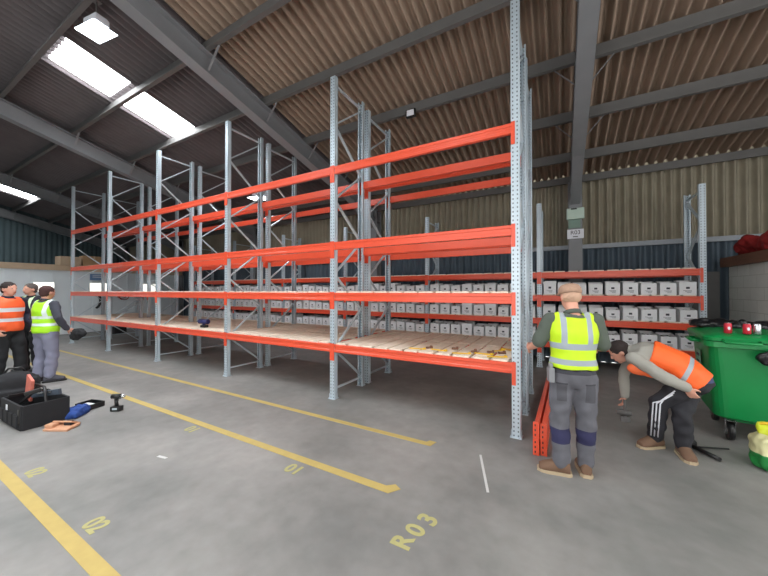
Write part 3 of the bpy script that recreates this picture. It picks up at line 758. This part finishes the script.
# ------------------------------------------------------------------ right end: block wall, timber plate, red bundle
mb = MB(); mb.box((3.06, 7.5, 1.09), (.2, 2.8, 2.18)); 
wallm = BLOCK; struct('wall_partition_block', mb, BLOCK)
nt = BLOCK.node_tree; bk = nt.nodes.new('ShaderNodeTexBrick'); tc = nt.nodes.new('ShaderNodeTexCoord'); mp = nt.nodes.new('ShaderNodeMapping'); mp.inputs['Rotation'].default_value = (PI / 2, 0, PI / 2)
bk.inputs['Color1'].default_value = (1, 1, 1, 1); bk.inputs['Color2'].default_value = (.93, .93, .93, 1); bk.inputs['Mortar'].default_value = (.72, .72, .7, 1)
bk.inputs['Scale'].default_value = 1; bk.inputs['Brick Width'].default_value = .45; bk.inputs['Row Height'].default_value = .22; bk.inputs['Mortar Size'].default_value = .006
sx = nt.nodes.new('ShaderNodeSeparateXYZ'); cx = nt.nodes.new('ShaderNodeCombineXYZ'); nt.links.new(tc.outputs['Object'], sx.inputs[0]); nt.links.new(sx.outputs[1], cx.inputs[0]); nt.links.new(sx.outputs[2], cx.inputs[1]); nt.links.new(cx.outputs[0], bk.inputs['Vector'])
ml = nt.nodes.new('ShaderNodeMix'); ml.data_type = 'RGBA'; ml.blend_type = 'MULTIPLY'; ml.inputs[0].default_value = 1
bb = nt.nodes['Principled BSDF']; src = bb.inputs['Base Color'].links[0].from_socket
nt.links.new(src, ml.inputs[6]); nt.links.new(bk.outputs['Color'], ml.inputs[7]); nt.links.new(ml.outputs[2], bb.inputs['Base Color'])
mb = MB(); mb.box((3.02, 7.5, 2.27), (.36, 2.86, .18), bev=.01); trim(mb, BROWNW)
mb = MB(); mb.box((2.62, 9.0, 1.05), (.46, .06, 2.1)); trim(mb, STEEL_D)
mb = MB()
random.seed(3)
for k in range(16): mb.ball((3.05 + random.uniform(-.1, .12), 6.2 + k * .15, 2.46 + random.uniform(0, .12)), (.16, .2, random.uniform(.1, .17)))
me = remesh(mb, .03, 2)
for v in me.vertices:
    v.co += v.normal * noise.noise(v.co * 9) * .06; v.co.z = max(v.co.z, 2.365)
tag(link('red_tarpaulin', me), 'crumpled red tarpaulin lying along the top of the pale block wall', 'tarpaulin'); me.materials.append(REDCLOTH)

# ------------------------------------------------------------------ green wheeled bin
t = thing('wheeled_bin', 'large green four-wheeled waste bin at the right edge', 'bin', (2.2, 5.38, 0), math.radians(-7))
mb = MB()
def rr(hx, hy, r, z, n=5):
    out = []
    for cx_, cy_, a0 in ((hx - r, hy - r, 0), (-hx + r, hy - r, PI / 2), (-hx + r, -hy + r, PI), (hx - r, -hy + r, 1.5 * PI)):
        for k in range(n + 1):
            a = a0 + PI / 2 * k / n; out.append((cx_ + r * math.cos(a), cy_ + r * math.sin(a), z))
    return out
def stack(mb, rings, cap=True, mi=0):
    prev = None
    for rg in rings:
        cur = [mb.bm.verts.new(p) for p in rg]
        if prev:
            for k in range(len(cur)):
                f = mb.bm.faces.new((prev[k], prev[(k + 1) % len(cur)], cur[(k + 1) % len(cur)], cur[k])); f.material_index = mi
        elif cap: mb.bm.faces.new(list(reversed(cur))).material_index = mi
        prev = cur
    if cap: mb.bm.faces.new(prev).material_index = mi
stack(mb, [rr(.56, .40, .10, .24), rr(.61, .44, .12, .27), rr(.66, .50, .10, 1.06), rr(.70, .54, .10, 1.07), rr(.70, .54, .10, 1.13), rr(.66, .5, .10, 1.14)])
for x in (): mb.box((x, -.475, .62), (.16, .03, .7), Matrix.Rotation(math.radians(-4.2), 3, 'X'), bev=.02)
mb.box((0, 0, .235), (1.0, .7, .04))
mb.build('body', GREEN, t)
mb = MB(); stack(mb, [rr(.71, .55, .10, 1.14), rr(.715, .555, .10, 1.175), rr(.69, .53, .1, 1.195), rr(.60, .45, .1, 1.225), rr(.3, .2, .1, 1.24)])
for x in (-.45, 0, .45): mb.box((x, 0, 1.225), (.05, .8, .03), bev=.01)
mb.build('lid', GREEN, t)
for x in (-.42, .42):
    mb = MB(); mb.tube([(x - .14, -.54, 1.155), (x - .13, -.61, 1.135), (x + .13, -.61, 1.135), (x + .14, -.54, 1.155)], .016, n=8); mb.build('lid_handle', GREEN, t)
for y in (-.1,):
    mb = MB(); mb.tube([(-.70, y - .15, 1.1), (-.77, y - .14, 1.1), (-.77, y + .14, 1.1), (-.70, y + .15, 1.1)], .02, n=8); mb.build('side_bar', GREEN, t)
mb = MB(); mb.box((-.672, .0, .86), (.004, .22, .2)); mb.box((-.676, .0, .9), (.004, .15, .03), mi=1); mb.box((-.676, .0, .82), (.004, .15, .02), mi=1); mb.build('sticker', [mat('faded_sticker', rgb(120, 170, 140), .6), INK], t)
for x in (-.47, .47):
    for y in (-.34, .34):
        mb = MB(); mb.tube([(x - .025, y, .1), (x + .025, y, .1)], .1, n=22); w = mb.build('wheel', BLACKP, t)
        mb = MB(); mb.tube([(x - .03, y, .1), (x + .03, y, .1)], .045, n=14); mb.build('hub', SILVER, w)
        mb = MB(); mb.box((x - .038, y, .15), (.006, .06, .16)); mb.box((x + .038, y, .15), (.006, .06, .16)); mb.box((x, y, .222), (.09, .1, .012)); mb.build('caster_fork', SILVER, w)
# black bags behind/over the lid
def blob(name, lbl, cat, pts, vox, m, amp, fr, zmin=None):
    mb = MB()
    for p, r in pts: mb.ball(p, r)
    me = remesh(mb, vox, 2)
    for v in me.vertices:
        v.co += v.normal * noise.noise(v.co * fr) * amp
        if zmin is not None: v.co.z = max(v.co.z, zmin)
    me.materials.append(m); return tag(link(name, me), lbl, cat)
random.seed(5)
blob('bin_bag', 'crumpled black bin bag lying along the back of the green bin lid', 'bag',
     [((1.62 + k * .09, 5.72 - k * .011 + random.uniform(-.05, .05), 1.25), (.1, .14, random.uniform(.06, .10))) for k in range(11)], .016, POLY, .035, 14, 1.235)
blob('bin_bag', 'shiny black plastic sack hanging over the front of the green bin', 'bag',
     [((1.93, 4.79, 1.0), (.14, .05, .09)), ((2.12, 4.76, .98), (.2, .06, .11)), ((2.05, 4.78, 1.04), (.2, .05, .07))], .014, POLY, .03, 18)
def can(x, y, z, m, lbl):
    t = thing('drinks_can', lbl, 'can', (x, y, z))
    mb = MB(); mb.loft([((0, 0, zz), V((r, 0, 0)), V((0, r, 0))) for zz, r in ((0, .024), (.008, .033), (.1, .033), (.113, .027), (.116, .026))], n=20); mb.build('body', m, t)
    mb = MB(); mb.loft([((0, 0, zz), V((r, 0, 0)), V((0, r, 0))) for zz, r in ((.1155, .027), (.119, .027), (.1195, .022))], n=20); mb.build('lid', SILVER, t)
    mb = MB(); mb.ball((0, -.0315, .06), (.012, .003, .02)); mb.build('printed_mark', WHITE, t)
can(1.65, 5.0, 1.222, RED, 'red drinks can, left of the two red ones on the green bin lid')
can(1.79, 4.97, 1.224, RED, 'red drinks can standing directly beside the silver can on the green bin lid')
can(1.865, 4.97, 1.224, SILVER, 'silver drinks can standing rightmost on the green bin lid')
# printed sack in front of the bin
t = thing('printed_sack', 'yellow and green printed sack on floor at right edge before the bin', 'sack', (1.77, 4.42, 0), .2)
mb = MB(); mb.ball((0, 0, .2), (.17, .13, .2)); mb.box((0, 0, .16), (.30, .2, .3), bev=.05); mb.box((0, 0, .4), (.26, .03, .1), bev=.01)
me = remesh(mb, .014, 2)
for v in me.vertices: v.co += v.normal * noise.noise(v.co * 16) * .02; v.co.z = max(0.001, v.co.z)
sm = mat('sack_print', rgb(214, 210, 160), .5, var=.1, scale=10); overlay(sm, [(rgb(200, 210, 40), [((0, 0, 1), .34, .6, False)]), (rgb(30, 130, 60), [((0, 0, 1), .0, .16, False)])])
me.materials.append(sm); link('bag', me, t)
mb = MB(); mb.tube([(-.12, 0, .43), (0, -.01, .45), (.12, 0, .43)], .014, n=8); mb.build('rolled_top', YELLOWS, t)

# ------------------------------------------------------------------ orange spare beams standing on edge behind the worker
random.seed(9)
def spare(x0, y0, x1, y1, z, lbl):
    d = V((x1 - x0, y1 - y0, 0)); L = d.length; a = math.atan2(d.y, d.x)
    t = thing('loose_beam', lbl, 'beam', ((x0 + x1) / 2, (y0 + y1) / 2, z), a)
    mb = MB(); h = .125; e = .005
    mb.prism([(-.025, e), (-.02, 0), (.02, 0), (.025, e), (.025, h - e), (.02, h), (-.02, h), (-.025, h - e), (-.025, .085), (-.02, .08), (-.02, .045), (-.025, .04)], 0, -L / 2, L / 2)
    mb.build('bar', ORANGE, t)
    for s in (-1, 1):
        mb = MB(); mb.box((s * (L / 2 + .003), .0, .085), (.006, .06, .168), bev=.002); mb.build('end_plate', ORANGE, t)
        mb = MB()
        for k in range(3): mb.box((s * (L / 2 + .0065), .008, .035 + k * .05), (.002, .012, .022))
        mb.build('slot', BLACKP, t)
ex0, ey0, ex1, ey1 = -.19, 3.62, -.13, 6.25
spare(ex0 - .035, ey0, ex1 - .035, ey1, .001, 'orange loose beam on floor, lower left of the four beside the worker')
spare(ex0 + .035, ey0 + .02, ex1 + .035, ey1 + .02, .001, 'orange loose beam on floor, lower right of the four beside the worker')
spare(ex0 - .035, ey0 + .01, ex1 - .035, ey1, .171, 'orange loose beam, upper left of the stack of four beside the worker')
spare(ex0 + .035, ey0 - .01, ex1 + .035, ey1, .171, 'orange loose beam, upper right of the stack of four beside the worker')

# ------------------------------------------------------------------ tools on the floor
bx, by, bz = at(33, 430)
t = thing('tool_bag', 'large open black tool bag on floor at left edge', 'tool bag', (-6.06, 1.38, 0), math.radians(2))
mb = MB(); W, Dp, Hh = .72, .42, .30
for sy in (-1, 1): mb.box((0, sy * Dp / 2, Hh / 2), (W, .025, Hh), bev=.01)
for sx_ in (-1, 1): mb.box((sx_ * W / 2, 0, Hh / 2), (.025, Dp, Hh), bev=.01)
mb.box((0, 0, .02), (W, Dp, .04), bev=.01); mb.build('tote', BLACK, t)
mb = MB(); mb.bar((-W / 2 + .02, -.16, Hh), (-W / 2 + .02, .16, Hh), .03, .03); mb.tube([(-W / 2, 0, .28), (-W * .2, .04, .44), (W * .2, .04, .44), (W / 2, 0, .28)], .016, n=8); mb.build('carry_handle', BLACKP, t)
for sx_ in (-.12, .3): 
    mb = MB(); mb.box((sx_, -Dp / 2 - .014, .17), (.05, .008, .16), bev=.003); mb.build('pale_tag' if sx_ < 0 else 'buckle', WHITE if sx_ < 0 else BLACKP, t)
for k in range(4):
    mb = MB(); mb.box((-.27 + k * .17, -Dp / 2 - .02, .11), (.13, .03, .15), bev=.012); mb.build('pocket', BLACK, t)
mb = MB(); mb.ball((-.5, 0, 0), .01); mb.bm.free()
t2 = thing('tool_rucksack', 'dark bulging rucksack behind the open tool bag at left edge', 'bag', (-6.80, 1.34, 0), 1.3)
mb = MB(); mb.box((0, 0, .24), (.5, .3, .46), bev=.1); mb.ball((0, 0, .36), (.25, .16, .2)); mb.box((0, -.17, .2), (.3, .08, .24), bev=.03)
me = remesh(mb, .016, 2); me.materials.append(BLACK); link('bag', me, t2)
mb = MB(); mb.tube([(-.1, 0, .53), (-.06, 0, .6), (.06, 0, .6), (.1, 0, .53)], .014, n=8); mb.build('grab_loop', BLACKP, t2)
mb = MB(); mb.box((0, 0, 0), (.22, .03, .3), Matrix.Rotation(.3, 3, 'Y'), bev=.01)
tag(mb.build('fixings_packet', PINK, None, (-6.22, 1.36, .40)), 'pink and white packet sticking up out of the tool bag', 'packet')
mb = MB(); mb.bar((-6.12, 1.36, .32), (-5.70, 1.52, .39), .03, .07, bev=.004); mb.bar((-6.0, 1.39, .355), (-5.8, 1.47, .39), .032, .02, mi=1)
tag(mb.build('spirit_level', [mat('grey_level', rgb(70, 80, 92), .4), SILVER]), 'grey spirit level sticking out of the open tool bag', 'level')
mb = MB(); mb.bar((-6.12, 1.24, .22), (-5.86, 1.30, .40), .03, .03, bev=.008); mb.bar((-5.88, 1.24, .40), (-5.84, 1.38, .43), .05, .05, bev=.01)
tag(mb.build('hammer', BLACKP), 'black hammer leaning inside the open tool bag', 'hammer')
# tan pouch
px_, py_, _ = at(63, 428)
t = thing('tool_pouch', 'tan leather tool pouch lying open beside the black tool bag', 'pouch', (px_ + .0, py_ + .0, 0), .5)
mb = MB(); mb.box((0, 0, .02), (.30, .17, .03), Matrix.Rotation(.12, 3, 'X'), bev=.01); mb.box((.0, .06, .055), (.24, .13, .02), Matrix.Rotation(-.5, 3, 'X'), bev=.008); mb.box((-.1, -.02, .05), (.1, .09, .04), bev=.012); mb.build('leather', TAN, t)
mb = MB(); mb.box((.06, .03, .06), (.09, .05, .05), bev=.012); mb.box((-.16, .04, .03), (.05, .12, .05), bev=.01); mb.build('lining', BLACK, t)
# blue cloth + black tray
x_, y_, _ = at(77, 414)
blob('work_cloth', 'crumpled blue cloth on floor between tool bag and black tray', 'cloth', [((x_ + random.uniform(-.12, .12), y_ + random.uniform(-.06, .06), .045), (.12, .09, random.uniform(.05, .09))) for _ in range(7)], .012, BLUE, .03, 18, .002)
x_, y_, _ = at(91, 407)
t = thing('parts_tray', 'shallow black tray with pale edge beside the blue cloth', 'tray', (x_, y_, 0), .25)
mb = MB(); mb.box((0, 0, .012), (.26, .2, .02), bev=.006)
for s in (-1, 1): mb.box((0, s * .1, .04), (.26, .012, .07)); mb.box((s * .13, 0, .04), (.012, .2, .07))
mb.build('tray', BLACKP, t)
mb = MB(); mb.box((0, 0, .04), (.2, .06, .03), bev=.008); mb.build('strip', WHITE, t)
# drill
x_, y_, _ = at(115, 411)
t = thing('cordless_drill', 'black cordless drill standing upright on the floor near the yellow line', 'drill', (x_, y_ + .03, 0), .6)
mb = MB(); mb.box((0, 0, .035), (.13, .085, .068), bev=.015); mb.build('battery', BLACKP, t)
mb = MB(); mb.tube([(0, 0, .065), (-.01, 0, .17)], [.024, .021], n=12); mb.tube([(-.06, 0, .205), (.05, 0, .205)], .036, n=16); mb.box((.012, 0, .155), (.02, .012, .03)); mb.build('drill_body', BLACKP, t)
mb = MB(); mb.tube([(.05, 0, .205), (.09, 0, .205), (.11, 0, .205)], [.026, .022, .012], n=14); mb.build('chuck', SILVER, t)
mb = MB(); mb.tube([(-.065, 0, .205), (-.055, 0, .205)], .03, n=14); mb.box((0, -.045, .04), (.06, .005, .025)); mb.build('grey_badge', GALV, t)
# blue tool on lowest deck of the racking
u = (204 - 384) / 314; r_ = (-.489 + .872 * u, .872 + .489 * u); tt = 4.15 / r_[1]
t = thing('impact_wrench', 'navy blue impact wrench lying on the lowest timber deck', 'tool', (r_[0] * tt, 4.15, .888), .2)
mb = MB(); mb.tube([(-.13, 0, .13), (.12, 0, .13)], [.05, .055], n=14); mb.box((0, 0, .07), (.05, .05, .11), Matrix.Rotation(.2, 3, 'Y'), bev=.012); mb.build('tool_body', NAVY, t)
mb = MB(); mb.box((.01, 0, .028), (.14, .1, .055), bev=.015); mb.build('battery', BLACKP, t)
mb = MB(); mb.tube([(-.13, 0, .13), (-.2, 0, .13)], [.025, .018], n=12); mb.build('socket', SILVER, t)
# yellow strips and brown pieces on the right-hand deck
random.seed(21)
for k, (x, y, a) in enumerate(((-1.75, 4.08, .1), (-1.45, 4.12, -.2), (-1.12, 4.05, .25), (-.86, 4.16, -.1), (-.68, 4.05, .4), (-.75, 4.45, .9), (-.62, 4.62, -.5))):
    mb = MB(); mb.box((0, 0, .005), (.24, .045, .008), bev=.002); mb.box((.1, 0, .012), (.03, .045, .02))
    tag(mb.build('packing_strip', YELLOWS, None, (x, y, .888), a), 'yellow plastic strip lying on lowest deck, %s from the right' % ['seventh', 'sixth', 'fifth', 'fourth', 'second', 'third', 'first'][k], 'strip', 'yellow strips on the deck')
for k, (x, y, a) in enumerate(((-1.62, 4.2, .8), (-1.28, 4.3, .2), (-1.0, 4.22, 1.2), (-.8, 4.28, .1), (-.66, 4.3, .5))):
    mb = MB(); mb.box((0, 0, .012), (.09, .05, .024), bev=.006); mb.box((.03, 0, .03), (.03, .03, .02), bev=.004)
    tag(mb.build('beam_clip', BROWNW, None, (x, y, .888), a), 'small brown clip on lowest deck among yellow strips, %s from the right' % ['fifth', 'fourth', 'third', 'second', 'first'][k], 'clip', 'brown clips on the deck')
# black folding tool by the bent worker
mb = MB(); a0 = V(at(690, 447)); a1 = V(at(718, 461)); a2 = V(at(727, 450))
a0.z = a1.z = .025; a2.z = .02
t = thing('pry_bar_set', 'black long-handled tool lying on the floor behind the bent worker', 'tool')
t.location = a0; 
mb = MB(); mb.tube([(0, 0, 0), a1 - a0], .02, n=10); mb.build('handle', BLACKP, t)
mb = MB(); mb.tube([(0, 0, -.01), a2 - a0], .008, n=8); mb.build('rod', BLACKP, t)
mb = MB(); mb.box((-.03, .02, .02), (.14, .08, .07), bev=.015); mb.build('head_block', BLACKP, t)
# tool held low by the bent worker
mb = MB(); mb.tube([(.66, 4.63, .42), (.66, 4.62, .22)], .018, n=10); mb.tube([(.58, 4.62, .27), (.72, 4.63, .27)], .03, n=10); mb.box((.66, 4.62, .2), (.1, .07, .06), bev=.015)
tag(mb.build('hand_tool', STEEL_D), 'grey hand tool held low by the bending worker', 'tool')

# ------------------------------------------------------------------ world, camera, output
w = bpy.data.worlds.new('sky'); bpy.context.scene.world = w; w.use_nodes = True
bg = w.node_tree.nodes['Background']; bg.inputs[0].default_value = (1, .99, .97, 1); bg.inputs[1].default_value = 3.0
cam = bpy.data.cameras.new('camera'); cam.lens = 36 * 314 / 768; cam.sensor_width = 36; cam.clip_start = .05
co = bpy.data.objects.new('camera', cam); col.objects.link(co); co.location = (0, 0, 1.7)
co.rotation_euler = (PI / 2 + math.atan(3 / 314), 0, math.radians(29.3))
sc = bpy.context.scene; sc.camera = co
sc.view_settings.view_transform = 'Standard'; sc.view_settings.look = 'None'; sc.view_settings.gamma = 1; sc.view_settings.use_curve_mapping = False
sc.view_settings.exposure = 0.0
